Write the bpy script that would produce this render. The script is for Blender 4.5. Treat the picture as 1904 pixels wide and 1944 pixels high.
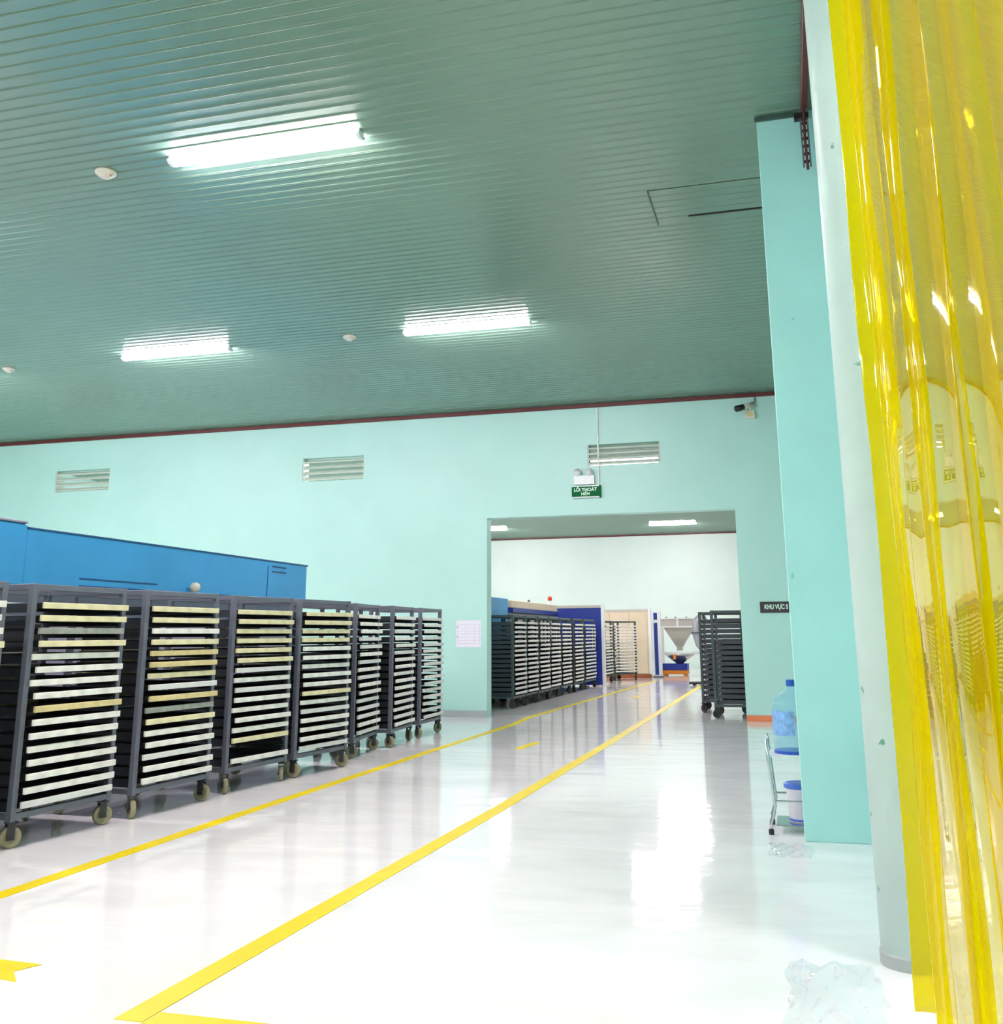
import bpy, bmesh, math, random
from mathutils import Vector, Matrix
random.seed(7)
for o in list(bpy.data.objects):
    bpy.data.objects.remove(o, do_unlink=True)
scene = bpy.context.scene
COL = scene.collection

# ------------------------------------------------------------------ camera
F_PX, CX, CY = 1886.59, 979.28, 766.73
YAW, PITCH, ROLL = -0.264667, 0.228064, -0.0069876
W_PX, H_PX = 1904.0, 1944.0
fwd = Vector((math.sin(YAW) * math.cos(PITCH), math.cos(YAW) * math.cos(PITCH), math.sin(PITCH)))
rgt = Vector((math.cos(YAW), -math.sin(YAW), 0))
up = rgt.cross(fwd)
r2 = rgt * math.cos(ROLL) + up * math.sin(ROLL)
u2 = up * math.cos(ROLL) - rgt * math.sin(ROLL)
cd = bpy.data.cameras.new('camera')
cam = bpy.data.objects.new('camera', cd)
COL.objects.link(cam)
m = Matrix.Identity(4)
for i in range(3):
    m[i][0], m[i][1], m[i][2] = r2[i], u2[i], -fwd[i]
m[0][3], m[1][3], m[2][3] = 0.0, 0.0, 1.3
cam.matrix_world = m
cd.sensor_fit = 'VERTICAL'
cd.sensor_height = 24.0
cd.lens = F_PX / H_PX * 24.0
cd.shift_x = -(CX - W_PX / 2) / H_PX
cd.shift_y = (CY - H_PX / 2) / H_PX
cd.clip_start = 0.02
cd.clip_end = 200
scene.camera = cam

# ------------------------------------------------------------------ world, exposure
world = bpy.data.worlds.new('world')
scene.world = world
world.use_nodes = True
world.node_tree.nodes['Background'].inputs[0].default_value = (0.9, 1.0, 1.0, 1)
world.node_tree.nodes['Background'].inputs[1].default_value = 0.3
vs = scene.view_settings
vs.view_transform = 'Standard'
vs.look = 'None'
vs.gamma = 1.0
vs.use_curve_mapping = False
vs.exposure = 2.24
LAMP = 50.0            # radiance of the tube diffusers
scene.cycles.transparent_max_bounces = 16
scene.cycles.max_bounces = 10
scene.cycles.diffuse_bounces = 5
scene.cycles.sample_clamp_indirect = 6.0

# ------------------------------------------------------------------ materials
def lin(c):
    out = []
    for v in c:
        v /= 255.0
        out.append(v / 12.92 if v <= 0.04045 else ((v + 0.055) / 1.055) ** 2.4)
    return tuple(out) + (1.0,)

def mat(name, rgb, rough=0.5, metal=0.0, noise=0.0, nscale=6.0, bump=0.0, bscale=20.0, spec=0.5, coat=0.0, coat_rough=0.05):
    mt = bpy.data.materials.new(name)
    mt.use_nodes = True
    nt = mt.node_tree
    b = nt.nodes['Principled BSDF']
    b.inputs['Roughness'].default_value = rough
    b.inputs['Metallic'].default_value = metal
    b.inputs['Specular IOR Level'].default_value = spec
    b.inputs['Coat Weight'].default_value = coat
    b.inputs['Coat Roughness'].default_value = coat_rough
    c = lin(rgb)
    b.inputs['Base Color'].default_value = c
    tc = nt.nodes.new('ShaderNodeTexCoord')
    if noise > 0:
        n = nt.nodes.new('ShaderNodeTexNoise')
        n.inputs['Scale'].default_value = nscale
        n.inputs['Detail'].default_value = 5
        nt.links.new(tc.outputs['Object'], n.inputs['Vector'])
        r = nt.nodes.new('ShaderNodeValToRGB')
        r.color_ramp.elements[0].position = 0.3
        r.color_ramp.elements[1].position = 0.7
        r.color_ramp.elements[0].color = tuple(max(0, x * (1 - noise)) for x in c[:3]) + (1,)
        r.color_ramp.elements[1].color = tuple(min(1, x * (1 + noise * 0.6)) for x in c[:3]) + (1,)
        nt.links.new(n.outputs['Fac'], r.inputs['Fac'])
        nt.links.new(r.outputs['Color'], b.inputs['Base Color'])
    if bump > 0:
        n2 = nt.nodes.new('ShaderNodeTexNoise')
        n2.inputs['Scale'].default_value = bscale
        n2.inputs['Detail'].default_value = 3
        nt.links.new(tc.outputs['Object'], n2.inputs['Vector'])
        bp = nt.nodes.new('ShaderNodeBump')
        bp.inputs['Strength'].default_value = bump
        bp.inputs['Distance'].default_value = 0.02
        nt.links.new(n2.outputs['Fac'], bp.inputs['Height'])
        nt.links.new(bp.outputs['Normal'], b.inputs['Normal'])
    return mt

def emis(name, rgb, strength, rgb_e=None):
    mt = bpy.data.materials.new(name)
    mt.use_nodes = True
    b = mt.node_tree.nodes['Principled BSDF']
    b.inputs['Base Color'].default_value = lin(rgb)
    b.inputs['Emission Color'].default_value = rgb_e or lin(rgb)
    b.inputs['Emission Strength'].default_value = strength
    return mt

M = {}
M['mint'] = mat('mint_paint', (180, 224, 215), 0.42, noise=0.035, nscale=1.3, bump=0.05, bscale=30)
M['mint_col'] = mat('mint_column_paint', (174, 226, 222), 0.45, noise=0.05, nscale=1.8, bump=0.06, bscale=25)
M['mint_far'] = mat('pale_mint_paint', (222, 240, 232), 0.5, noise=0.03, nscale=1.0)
M['jamb'] = mat('pale_jamb_paint', (200, 222, 216), 0.4, noise=0.06, nscale=4.0, bump=0.1, bscale=18)
def add_specks(mt, rgb, scale, lo):
    nt = mt.node_tree
    b = nt.nodes['Principled BSDF']
    src = b.inputs['Base Color'].links[0].from_socket
    tc = nt.nodes.new('ShaderNodeTexCoord')
    n = nt.nodes.new('ShaderNodeTexNoise')
    n.inputs['Scale'].default_value = scale
    n.inputs['Detail'].default_value = 4
    nt.links.new(tc.outputs['Object'], n.inputs['Vector'])
    mr = nt.nodes.new('ShaderNodeMapRange')
    mr.inputs['From Min'].default_value = lo
    mr.inputs['From Max'].default_value = lo + 0.03
    nt.links.new(n.outputs['Fac'], mr.inputs['Value'])
    mx = nt.nodes.new('ShaderNodeMix'); mx.data_type = 'RGBA'
    nt.links.new(mr.outputs['Result'], mx.inputs['Factor'])
    nt.links.new(src, mx.inputs['A'])
    mx.inputs['B'].default_value = lin(rgb)
    nt.links.new(mx.outputs['Result'], b.inputs['Base Color'])
add_specks(M['jamb'], (96, 168, 146), 11.0, 0.70)
add_specks(M['mint_col'], (130, 198, 188), 11.0, 0.74)
M['grey_plinth'] = mat('grey_plinth_paint', (168, 176, 176), 0.45, noise=0.08, nscale=5)
M['orange_plinth'] = mat('orange_plinth_paint', (226, 128, 84), 0.45, noise=0.05)
M['brown_trim'] = mat('brown_trim', (98, 38, 36), 0.45, noise=0.08, nscale=3)
M['ceil'] = mat('green_steel_sheet', (112, 142, 125), 0.22, noise=0.04, nscale=0.6, spec=0.7)
M['ceil_groove'] = mat('dark_green_groove', (78, 104, 95), 0.5)
M['ceil_trim'] = mat('ceiling_edge_trim', (62, 84, 76), 0.5)
M['lamp_white'] = mat('white_lamp_housing', (235, 238, 238), 0.35)
M['lamp_glow'] = emis('lamp_diffuser', (255, 250, 252), LAMP, (1.0, 0.845, 0.90, 1.0))
M['steel_dark'] = mat('slate_grey_paint', (100, 104, 116), 0.45, noise=0.10, nscale=9, bump=0.05, bscale=40)
M['steel_dark2'] = mat('dark_green_grey_paint', (62, 76, 78), 0.45, noise=0.12, nscale=9)
M['runner'] = mat('dark_runner_steel', (52, 56, 62), 0.4, noise=0.15, nscale=9)
M['tray_dark'] = mat('dark_tray', (30, 34, 34), 0.5, noise=0.2, nscale=12)
M['rim_cream'] = mat('cream_rim', (224, 215, 172), 0.5, noise=0.18, nscale=9)
M['rim_white'] = mat('white_rim', (230, 229, 221), 0.5, noise=0.22, nscale=9)
M['rim_tan'] = mat('tan_rim', (214, 196, 140), 0.5, noise=0.15, nscale=14)
M['rim_grey'] = mat('grey_rim', (150, 154, 146), 0.5, noise=0.25, nscale=18)
M['rim_pale'] = mat('pale_rim', (216, 216, 212), 0.45, noise=0.08, nscale=14)
M['wheel'] = mat('tan_caster_wheel', (150, 142, 112), 0.5, noise=0.2, nscale=30)
M['wheel_dark'] = mat('dark_caster_wheel', (46, 46, 46), 0.5, noise=0.2, nscale=30)
M['fork'] = mat('caster_fork', (60, 60, 62), 0.4, metal=0.5, noise=0.15, nscale=20)
M['yellow_line'] = mat('yellow_line_paint', (234, 208, 0), 0.4, noise=0.06, nscale=5, spec=0.25)
M['oven_blue'] = mat('blue_enamel', (58, 156, 214), 0.35, noise=0.10, nscale=1.6, bump=0.05, bscale=3)
M['oven_edge'] = mat('dark_blue_edge', (22, 84, 132), 0.4, noise=0.05)
M['lilac'] = mat('lilac_grey_panel', (150, 150, 170), 0.45, noise=0.08)
M['black'] = mat('black_plastic', (22, 22, 24), 0.4, noise=0.1)
M['white_plastic'] = mat('white_plastic', (236, 238, 236), 0.4, noise=0.02)
M['ivory'] = mat('ivory_plastic', (222, 214, 196), 0.45, noise=0.03)
M['sign_green'] = mat('green_sign_face', (0, 100, 52), 0.6, noise=0.03, spec=0.15)
M['sign_text'] = mat('white_sign_lettering', (220, 250, 232), 0.4)
M['sign_dark'] = mat('dark_sign_face', (52, 40, 46), 0.4, noise=0.05)
M['paper'] = mat('white_paper', (232, 230, 240), 0.7, noise=0.02)
M['paper_ink'] = mat('pale_grey_ink', (190, 184, 204), 0.7)
M['vent_slat'] = mat('cream_vent_slat', (196, 210, 196), 0.5, noise=0.06)
M['navy'] = mat('navy_blue_panel', (30, 52, 142), 0.35, noise=0.06)
M['beige'] = mat('beige_panel', (216, 200, 172), 0.5, noise=0.05, nscale=3)
M['white_frame'] = mat('white_metal_frame', (228, 232, 234), 0.4, noise=0.02)
M['rust'] = mat('rust_brown_sill', (150, 84, 44), 0.6, noise=0.15)
M['stainless'] = mat('stainless_steel', (196, 196, 190), 0.28, metal=0.85, noise=0.06, nscale=3)
M['greypaint'] = mat('grey_hopper_paint', (186, 184, 174), 0.4, noise=0.05)
M['royal'] = mat('royal_blue_crate', (34, 54, 158), 0.4, noise=0.05)
M['orange'] = mat('orange_base', (232, 138, 36), 0.45, noise=0.06)
M['red'] = mat('red_lens', (210, 60, 50), 0.35, noise=0.05)
M['chrome'] = mat('chrome_tube', (205, 208, 208), 0.14, metal=1.0, noise=0.03)
M['bucket'] = mat('white_bucket', (232, 228, 238), 0.35, noise=0.02)
M['lid_blue'] = mat('blue_lid', (72, 110, 206), 0.4, noise=0.05)
M['cap_blue'] = mat('blue_cap', (34, 92, 190), 0.35, noise=0.03)
M['label_blue'] = mat('blue_print_label', (130, 178, 228), 0.4, noise=0.35, nscale=30)
M['tank'] = mat('pale_round_duct', (170, 172, 176), 0.35, metal=0.3, noise=0.06)

# floor: glossy pale epoxy with faint swirls
def floor_mat():
    mt = bpy.data.materials.new('pale_epoxy_floor')
    mt.use_nodes = True
    nt = mt.node_tree
    b = nt.nodes['Principled BSDF']
    tc = nt.nodes.new('ShaderNodeTexCoord')
    mp = nt.nodes.new('ShaderNodeMapping')
    mp.inputs['Scale'].default_value = (0.5, 0.9, 1)
    nt.links.new(tc.outputs['Object'], mp.inputs['Vector'])
    n = nt.nodes.new('ShaderNodeTexNoise')
    n.inputs['Scale'].default_value = 1.6
    n.inputs['Detail'].default_value = 7
    n.inputs['Distortion'].default_value = 1.4
    nt.links.new(mp.outputs['Vector'], n.inputs['Vector'])
    r = nt.nodes.new('ShaderNodeValToRGB')
    r.color_ramp.elements[0].position = 0.3
    r.color_ramp.elements[1].position = 0.62
    r.color_ramp.elements[0].color = lin((234, 235, 235))
    r.color_ramp.elements[1].color = lin((246, 246, 246))
    nt.links.new(n.outputs['Fac'], r.inputs['Fac'])
    nt.links.new(r.outputs['Color'], b.inputs['Base Color'])
    b.inputs['Roughness'].default_value = 0.075
    b.inputs['Specular IOR Level'].default_value = 0.5
    n2 = nt.nodes.new('ShaderNodeTexNoise')
    n2.inputs['Scale'].default_value = 3.2
    n2.inputs['Detail'].default_value = 3
    mp2 = nt.nodes.new('ShaderNodeMapping')
    mp2.inputs['Scale'].default_value = (0.45, 1.3, 1)
    nt.links.new(tc.outputs['Object'], mp2.inputs['Vector'])
    nt.links.new(mp2.outputs['Vector'], n2.inputs['Vector'])
    bp = nt.nodes.new('ShaderNodeBump')
    bp.inputs['Strength'].default_value = 0.06
    bp.inputs['Distance'].default_value = 0.05
    nt.links.new(n2.outputs['Fac'], bp.inputs['Height'])
    nt.links.new(bp.outputs['Normal'], b.inputs['Normal'])
    return mt
M['floor'] = floor_mat()

# clear-coloured thin plastics: tinted see-through sheet with real surface gloss
def sheet_mat(name, tint, body, body_fac, rough, bump, bscale, zs, refl=0.78):
    mt = bpy.data.materials.new(name)
    mt.use_nodes = True
    nt = mt.node_tree
    for nd in list(nt.nodes):
        nt.nodes.remove(nd)
    out = nt.nodes.new('ShaderNodeOutputMaterial')
    tr = nt.nodes.new('ShaderNodeBsdfTransparent')
    tr.inputs['Color'].default_value = tint
    df = nt.nodes.new('ShaderNodeBsdfTranslucent')
    df.inputs['Color'].default_value = body
    d2 = nt.nodes.new('ShaderNodeBsdfDiffuse')
    d2.inputs['Color'].default_value = body
    md = nt.nodes.new('ShaderNodeMixShader')
    md.inputs['Fac'].default_value = 0.5
    nt.links.new(df.outputs[0], md.inputs[1])
    nt.links.new(d2.outputs[0], md.inputs[2])
    m1 = nt.nodes.new('ShaderNodeMixShader')
    m1.inputs['Fac'].default_value = body_fac
    nt.links.new(tr.outputs[0], m1.inputs[1])
    nt.links.new(md.outputs[0], m1.inputs[2])
    gl = nt.nodes.new('ShaderNodeBsdfGlossy')
    gl.inputs['Color'].default_value = (1, 1, 1, 1)
    gl.inputs['Roughness'].default_value = rough
    fr = nt.nodes.new('ShaderNodeLayerWeight')        # two-sided Schlick reflectance
    fr.inputs['Blend'].default_value = 0.5
    pw = nt.nodes.new('ShaderNodeMath'); pw.operation = 'POWER'
    pw.inputs[1].default_value = 5.0
    nt.links.new(fr.outputs['Facing'], pw.inputs[0])
    ma = nt.nodes.new('ShaderNodeMath'); ma.operation = 'MULTIPLY_ADD'
    ma.inputs[1].default_value = refl
    ma.inputs[2].default_value = 0.03
    nt.links.new(pw.outputs[0], ma.inputs[0])
    m2 = nt.nodes.new('ShaderNodeMixShader')
    nt.links.new(ma.outputs[0], m2.inputs['Fac'])
    nt.links.new(m1.outputs[0], m2.inputs[1])
    nt.links.new(gl.outputs[0], m2.inputs[2])
    tc = nt.nodes.new('ShaderNodeTexCoord')
    mp = nt.nodes.new('ShaderNodeMapping')
    mp.inputs['Scale'].default_value = (1, 1, zs)
    nt.links.new(tc.outputs['Object'], mp.inputs['Vector'])
    n = nt.nodes.new('ShaderNodeTexNoise')
    n.inputs['Scale'].default_value = bscale
    n.inputs['Detail'].default_value = 2
    nt.links.new(mp.outputs[0], n.inputs['Vector'])
    bp = nt.nodes.new('ShaderNodeBump')
    bp.inputs['Strength'].default_value = bump
    bp.inputs['Distance'].default_value = 0.02
    nt.links.new(n.outputs['Fac'], bp.inputs['Height'])
    nt.links.new(bp.outputs[0], gl.inputs['Normal'])
    nt.links.new(bp.outputs[0], fr.inputs['Normal'])
    nt.links.new(m2.outputs[0], out.inputs['Surface'])
    return mt
M['pvc'] = sheet_mat('yellow_pvc', (0.93, 0.85, 0.06, 1), (0.86, 0.73, 0.0, 1), 0.34, 0.02, 0.05, 7.0, 0.12)
M['film'] = sheet_mat('clear_film', (0.992, 0.992, 0.995, 1), (0.95, 0.95, 0.96, 1), 0.02, 0.05, 0.1, 9.0, 1.0, 0.55)
M['bottle'] = sheet_mat('blue_clear_plastic', (0.82, 0.95, 0.98, 1), (0.52, 0.84, 0.95, 1), 0.25, 0.05, 0.2, 6.0, 1.0)

# ------------------------------------------------------------------ mesh helpers
def obj(name, bm, material, parent=None, smooth=False):
    me = bpy.data.meshes.new(name)
    bmesh.ops.recalc_face_normals(bm, faces=bm.faces)
    bm.to_mesh(me)
    bm.free()
    if smooth:
        for p in me.polygons:
            p.use_smooth = True
    me.materials.append(material)
    o = bpy.data.objects.new(name, me)
    COL.objects.link(o)
    o.parent = parent
    return o

def inst(name, me, parent=None, loc=(0, 0, 0), rot=(0, 0, 0)):
    o = bpy.data.objects.new(name, me)
    COL.objects.link(o)
    o.parent = parent
    o.location = loc
    o.rotation_euler = rot
    return o

def empty(name, loc, rz=0.0):
    o = bpy.data.objects.new(name, None)
    o.empty_display_size = 0.1
    COL.objects.link(o)
    o.location = loc
    o.rotation_euler = (0, 0, rz)
    return o

def tag(o, label, cat, group=None):
    o['label'] = label
    o['category'] = cat
    if group:
        o['group'] = group
    return o

def struct(o):
    o['kind'] = 'structure'
    return o

def NB():
    return bmesh.new()

def box(bm, x0, x1, y0, y1, z0, z1):
    vs_ = [bm.verts.new(p) for p in ((x0, y0, z0), (x1, y0, z0), (x1, y1, z0), (x0, y1, z0),
                                     (x0, y0, z1), (x1, y0, z1), (x1, y1, z1), (x0, y1, z1))]
    for f in ((0, 3, 2, 1), (4, 5, 6, 7), (0, 1, 5, 4), (1, 2, 6, 5), (2, 3, 7, 6), (3, 0, 4, 7)):
        bm.faces.new([vs_[i] for i in f])
    return bm

def bbox(x0, x1, y0, y1, z0, z1, bev=0.004, seg=1):
    bm = box(NB(), x0, x1, y0, y1, z0, z1)
    bmesh.ops.bevel(bm, geom=list(bm.edges), offset=bev, segments=seg, affect='EDGES', profile=0.6)
    return bm

def tube(bm, pts, r, n=10, cap=True):
    pts = [Vector(p) for p in pts]
    rings = []
    ref = None
    for i, p in enumerate(pts):
        a = pts[max(0, i - 1)]
        b = pts[min(len(pts) - 1, i + 1)]
        d = (b - a).normalized()
        if ref is None:
            ref = Vector((0, 0, 1)) if abs(d.z) < 0.9 else Vector((1, 0, 0))
        s = d.cross(ref).normalized()
        t = s.cross(d).normalized()
        ref = t
        rings.append([bm.verts.new(p + (s * math.cos(2 * math.pi * k / n) + t * math.sin(2 * math.pi * k / n)) * r) for k in range(n)])
    for i in range(len(rings) - 1):
        for k in range(n):
            bm.faces.new((rings[i][k], rings[i][(k + 1) % n], rings[i + 1][(k + 1) % n], rings[i + 1][k]))
    if cap:
        bm.faces.new(rings[0][::-1])
        bm.faces.new(rings[-1])
    return bm

def lathe(bm, prof, n=32, c=(0, 0, 0), axis='Z'):
    rings = []
    for r, h in prof:
        ring = []
        for k in range(n):
            a = 2 * math.pi * k / n
            u, v = r * math.cos(a), r * math.sin(a)
            p = (u, v, h) if axis == 'Z' else ((u, h, v) if axis == 'Y' else (h, u, v))
            ring.append(bm.verts.new((p[0] + c[0], p[1] + c[1], p[2] + c[2])))
        rings.append(ring)
    for i in range(len(rings) - 1):
        for k in range(n):
            bm.faces.new((rings[i][k], rings[i][(k + 1) % n], rings[i + 1][(k + 1) % n], rings[i + 1][k]))
    bm.faces.new(rings[0][::-1])
    bm.faces.new(rings[-1])
    return bm

def prism(bm, poly, h0, h1, axis='Z'):
    def P(u, v, h):
        return (u, v, h) if axis == 'Z' else ((u, h, v) if axis == 'Y' else (h, u, v))
    a = [bm.verts.new(P(u, v, h0)) for u, v in poly]
    b = [bm.verts.new(P(u, v, h1)) for u, v in poly]
    n = len(poly)
    bm.faces.new(a[::-1])
    bm.faces.new(b)
    for i in range(n):
        bm.faces.new((a[i], a[(i + 1) % n], b[(i + 1) % n], b[i]))
    return bm

def text(name, body, size, material, parent, loc, rot, sx=1.0, align='CENTER'):
    cu = bpy.data.curves.new(name + '_curve', 'FONT')
    cu.body = body
    cu.size = size
    cu.extrude = 0.002
    cu.offset = size * 0.03
    cu.align_x = align
    cu.align_y = 'CENTER'
    tmp = bpy.data.objects.new(name + '_tmp', cu)
    COL.objects.link(tmp)
    bpy.context.view_layer.update()
    dg = bpy.context.evaluated_depsgraph_get()
    me = bpy.data.meshes.new_from_object(tmp.evaluated_get(dg))
    bpy.data.objects.remove(tmp, do_unlink=True)
    me.name = name
    me.materials.clear()
    me.materials.append(material)
    o = inst(name, me, parent, loc, rot)
    o.scale = (sx, 1, 1)
    return o

ORD = ['first', 'second', 'third', 'fourth', 'fifth', 'sixth', 'seventh', 'eighth', 'ninth', 'tenth', 'eleventh',
       'twelfth', 'thirteenth', 'fourteenth', 'fifteenth', 'sixteenth', 'seventeenth', 'eighteenth']

# ------------------------------------------------------------------ room shell
H = 5.09
D = 16.1
DT = 0.25
XL, XR = -16.5, 0.345
YF = -3.5
FAR = 38.9
XA = 3.7           # far side of the side bay behind the curtain
struct(obj('floor', box(NB(), XL - 0.2, XA + 0.2, YF - 0.2, FAR + 0.2, -0.12, 0.0), M['floor']))

# back wall with its doorway and three vent openings
holes = [(-4.885, -0.775, 0.0, 3.22), (-13.63, -12.40, 4.035, 4.45), (-8.36, -7.155, 4.0, 4.422), (-3.13, -1.92, 4.03, 4.38)]
xs = sorted(set([XL - 0.2, XA + 0.2] + [h[0] for h in holes] + [h[1] for h in holes]))
zs = sorted(set([0.0, H + 0.1] + [h[2] for h in holes] + [h[3] for h in holes]))
def grid_wall(name, xs, zs, holes, y0, y1, material):
    bm = NB()
    vmap = {}
    def V(x, y, z):
        k = (round(x, 4), round(y, 4), round(z, 4))
        if k not in vmap:
            vmap[k] = bm.verts.new((x, y, z))
        return vmap[k]
    def solid(i, j):
        if i < 0 or j < 0 or i >= len(xs) - 1 or j >= len(zs) - 1:
            return False
        cx_, cz_ = (xs[i] + xs[i + 1]) / 2, (zs[j] + zs[j + 1]) / 2
        return not any(h[0] < cx_ < h[1] and h[2] < cz_ < h[3] for h in holes)
    for i in range(len(xs) - 1):
        for j in range(len(zs) - 1):
            if not solid(i, j):
                continue
            a, b, c, d = xs[i], xs[i + 1], zs[j], zs[j + 1]
            bm.faces.new((V(a, y0, c), V(b, y0, c), V(b, y0, d), V(a, y0, d)))
            bm.faces.new((V(a, y1, d), V(b, y1, d), V(b, y1, c), V(a, y1, c)))
            if not solid(i - 1, j):
                bm.faces.new((V(a, y0, d), V(a, y1, d), V(a, y1, c), V(a, y0, c)))
            if not solid(i + 1, j):
                bm.faces.new((V(b, y0, c), V(b, y1, c), V(b, y1, d), V(b, y0, d)))
            if not solid(i, j - 1):
                bm.faces.new((V(a, y0, c), V(a, y1, c), V(b, y1, c), V(b, y0, c)))
            if not solid(i, j + 1):
                bm.faces.new((V(a, y0, d), V(b, y0, d), V(b, y1, d), V(a, y1, d)))
    return struct(obj(name, bm, material))
grid_wall('wall_back', xs, zs, holes, D, D + DT, M['mint'])
struct(obj('wall_left', box(NB(), XL - 0.2, XL, YF, FAR, 0, H + 0.1), M['mint']))
struct(obj('wall_front', box(NB(), XL, XA, YF - 0.2, YF, 0, H + 0.1), M['mint']))
struct(obj('wall_far', box(NB(), XL, XA, FAR, FAR + 0.2, 0, H + 0.1), M['mint_far']))
struct(obj('wall_side_bay', box(NB(), XA, XA + 0.2, YF, FAR, 0, H + 0.1), M['mint']))
# right wall: solid beyond the curtained gateway, a pier behind the camera and a header over the gateway
bm = NB()
box(bm, 0.46, XR + 0.2, 4.70, 7.10, 0, H + 0.1)
box(bm, XR, XR + 0.2, 7.10, D, 0, H + 0.1)
box(bm, XR, XR + 0.2, YF, 0.5, 0, H + 0.1)
box(bm, XR, XR + 0.2, 0.5, 4.70, 4.55, H + 0.1)
struct(obj('wall_right', bm, M['mint']))
struct(obj('wall_far_right', box(NB(), 1.0, 1.2, D + DT, FAR, 0, H + 0.1), M['mint_far']))

# pilaster and rounded gate post on the right
struct(obj('wall_pilaster', bbox(-0.02, 0.47, 7.05, 7.20, 0, H, 0.006), M['mint_col']))
post = tag(empty('gate_post', (0.385, 4.66, 0)), 'round pale mint gate post standing at the edge of the yellow curtain', 'post')
obj('shaft', lathe(NB(), [(0.13, 0.05), (0.13, 4.6), (0.13, H - 0.01)], 40), M['jamb'], post, True)
obj('plinth', lathe(NB(), [(0.136, 0.0), (0.136, 0.045), (0.130, 0.055)], 40), M['grey_plinth'], post)

# skirting and cove trims
struct(obj('baseboard_left', bbox(XL, -4.89, D - 0.02, D, 0, 0.10, 0.003), M['grey_plinth']))
struct(obj('baseboard_right', bbox(-0.775, XR, D - 0.02, D, 0, 0.085, 0.003), M['orange_plinth']))
struct(obj('trim_1', bbox(XL, XR, D - 0.05, D, H - 0.075, H - 0.012, 0.006), M['brown_trim']))
struct(obj('trim_2', bbox(XR - 0.045, XR, 4.9, 7.05, H - 0.075, H - 0.012, 0.006), M['brown_trim']))
struct(obj('trim_3', bbox(XR - 0.045, XR, 7.2, D - 0.05, H - 0.075, H - 0.012, 0.006), M['brown_trim']))
struct(obj('trim_4', bbox(-0.035, XR - 0.05, 7.035, 7.05, H - 0.05, H - 0.012, 0.003), M['ceil_trim']))
struct(obj('trim_5', bbox(XL, 1.0, FAR - 0.05, FAR, H - 0.075, H - 0.012, 0.006), M['brown_trim']))

# ceiling of long steel boards running across the hall
PITCH_B = 0.1207
ceil = struct(obj('ceiling', box(NB(), XL, XA, YF, FAR, H + 0.012, H + 0.10), M['ceil_groove']))
def board_profile():
    w = PITCH_B
    g = 0.007
    return [(g / 2, H + 0.012), (g / 2, H + 0.004), (g / 2 + 0.006, H - 0.004), (g / 2 + 0.014, H), (w - g / 2 - 0.014, H),
            (w - g / 2 - 0.006, H - 0.004), (w - g / 2, H + 0.004), (w - g / 2, H + 0.012)]
def add_board(bm, y, xa, xb):
    poly = [(y + u, v) for u, v in board_profile()]
    a = [bm.verts.new((xa, u, v)) for u, v in poly]
    b = [bm.verts.new((xb, u, v)) for u, v in poly]
    for i in range(len(poly) - 1):
        bm.faces.new((a[i], a[i + 1], b[i + 1], b[i]))
bm = NB()
add_board(bm, 0.0, XL, XA)
bme = bpy.data.meshes.new('ceiling_board')
bmesh.ops.recalc_face_normals(bm, faces=bm.faces)
bm.to_mesh(bme)
bm.free()
bme.materials.append(M['ceil'])
nb = int((D - YF) / PITCH_B)
rest = NB()
hatch = []
for i in range(nb + 1):
    y = YF + i * PITCH_B
    if y + PITCH_B > D + 0.02:
        break
    if 3.9 < y < 10.6:
        inst('ceiling_board', bme, ceil, (0, y, 0))
    else:
        add_board(rest, y, XL, XA)
y = D + DT
while y < FAR - 0.1:
    add_board(rest, y, XL, XA)
    y += PITCH_B
o = obj('distant_ceiling_boards', rest, M['ceil'], ceil)
o['kind'] = 'stuff'

# access hatch in the ceiling, slightly dropped
ht = tag(empty('ceiling_hatch', (-0.99, 8.10, H)), 'slightly dropped green ceiling access hatch beside the mint pilaster', 'hatch')
bm = NB()
for k in range(6):
    poly = [(k * 0.1207 + 0.004, -0.008), (k * 0.1207 + 0.012, -0.014), (k * 0.1207 + 0.109, -0.014), (k * 0.1207 + 0.117, -0.008)]
    prism(bm, poly, 0.012, 1.25, 'X')
obj('panel', bm, M['ceil'], ht)
bm = NB()
box(bm, 0.0, 0.012, 0.0, 0.74, -0.024, -0.002)
obj('edge_strip', bm, M['ceil_trim'], ht)
bm = NB()
box(bm, 0.30, 1.25, 0.61, 0.63, -0.022, -0.002)
obj('edge_strip', bm, M['black'], ht)

# ------------------------------------------------------------------ lamps
def half_round(bm, x0, x1, r, zc, n=12, ysc=1.0):
    poly = []
    for k in range(n + 1):
        a = math.pi + math.pi * k / n
        poly.append((r * ysc * math.cos(a), zc + r * 0.62 * math.sin(a)))
    prism(bm, poly, x0, x1, 'X')
LEN = 1.67
bm = NB(); half_round(bm, -LEN / 2 + 0.03, LEN / 2 - 0.03, 0.058, -0.030)
dif = obj('diffuser_src', bm, M['lamp_glow'], None); dif_me = dif.data; bpy.data.objects.remove(dif)
hsg = obj('housing_src', bbox(-LEN / 2, LEN / 2, -0.045, 0.045, -0.031, 0.0, 0.004), M['lamp_white']); hsg_me = hsg.data; bpy.data.objects.remove(hsg)
bm = NB(); half_round(bm, -0.016, 0.016, 0.062, -0.029)
cap = obj('cap_src', bm, M['lamp_white']); cap_me = cap.data; bpy.data.objects.remove(cap)
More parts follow.
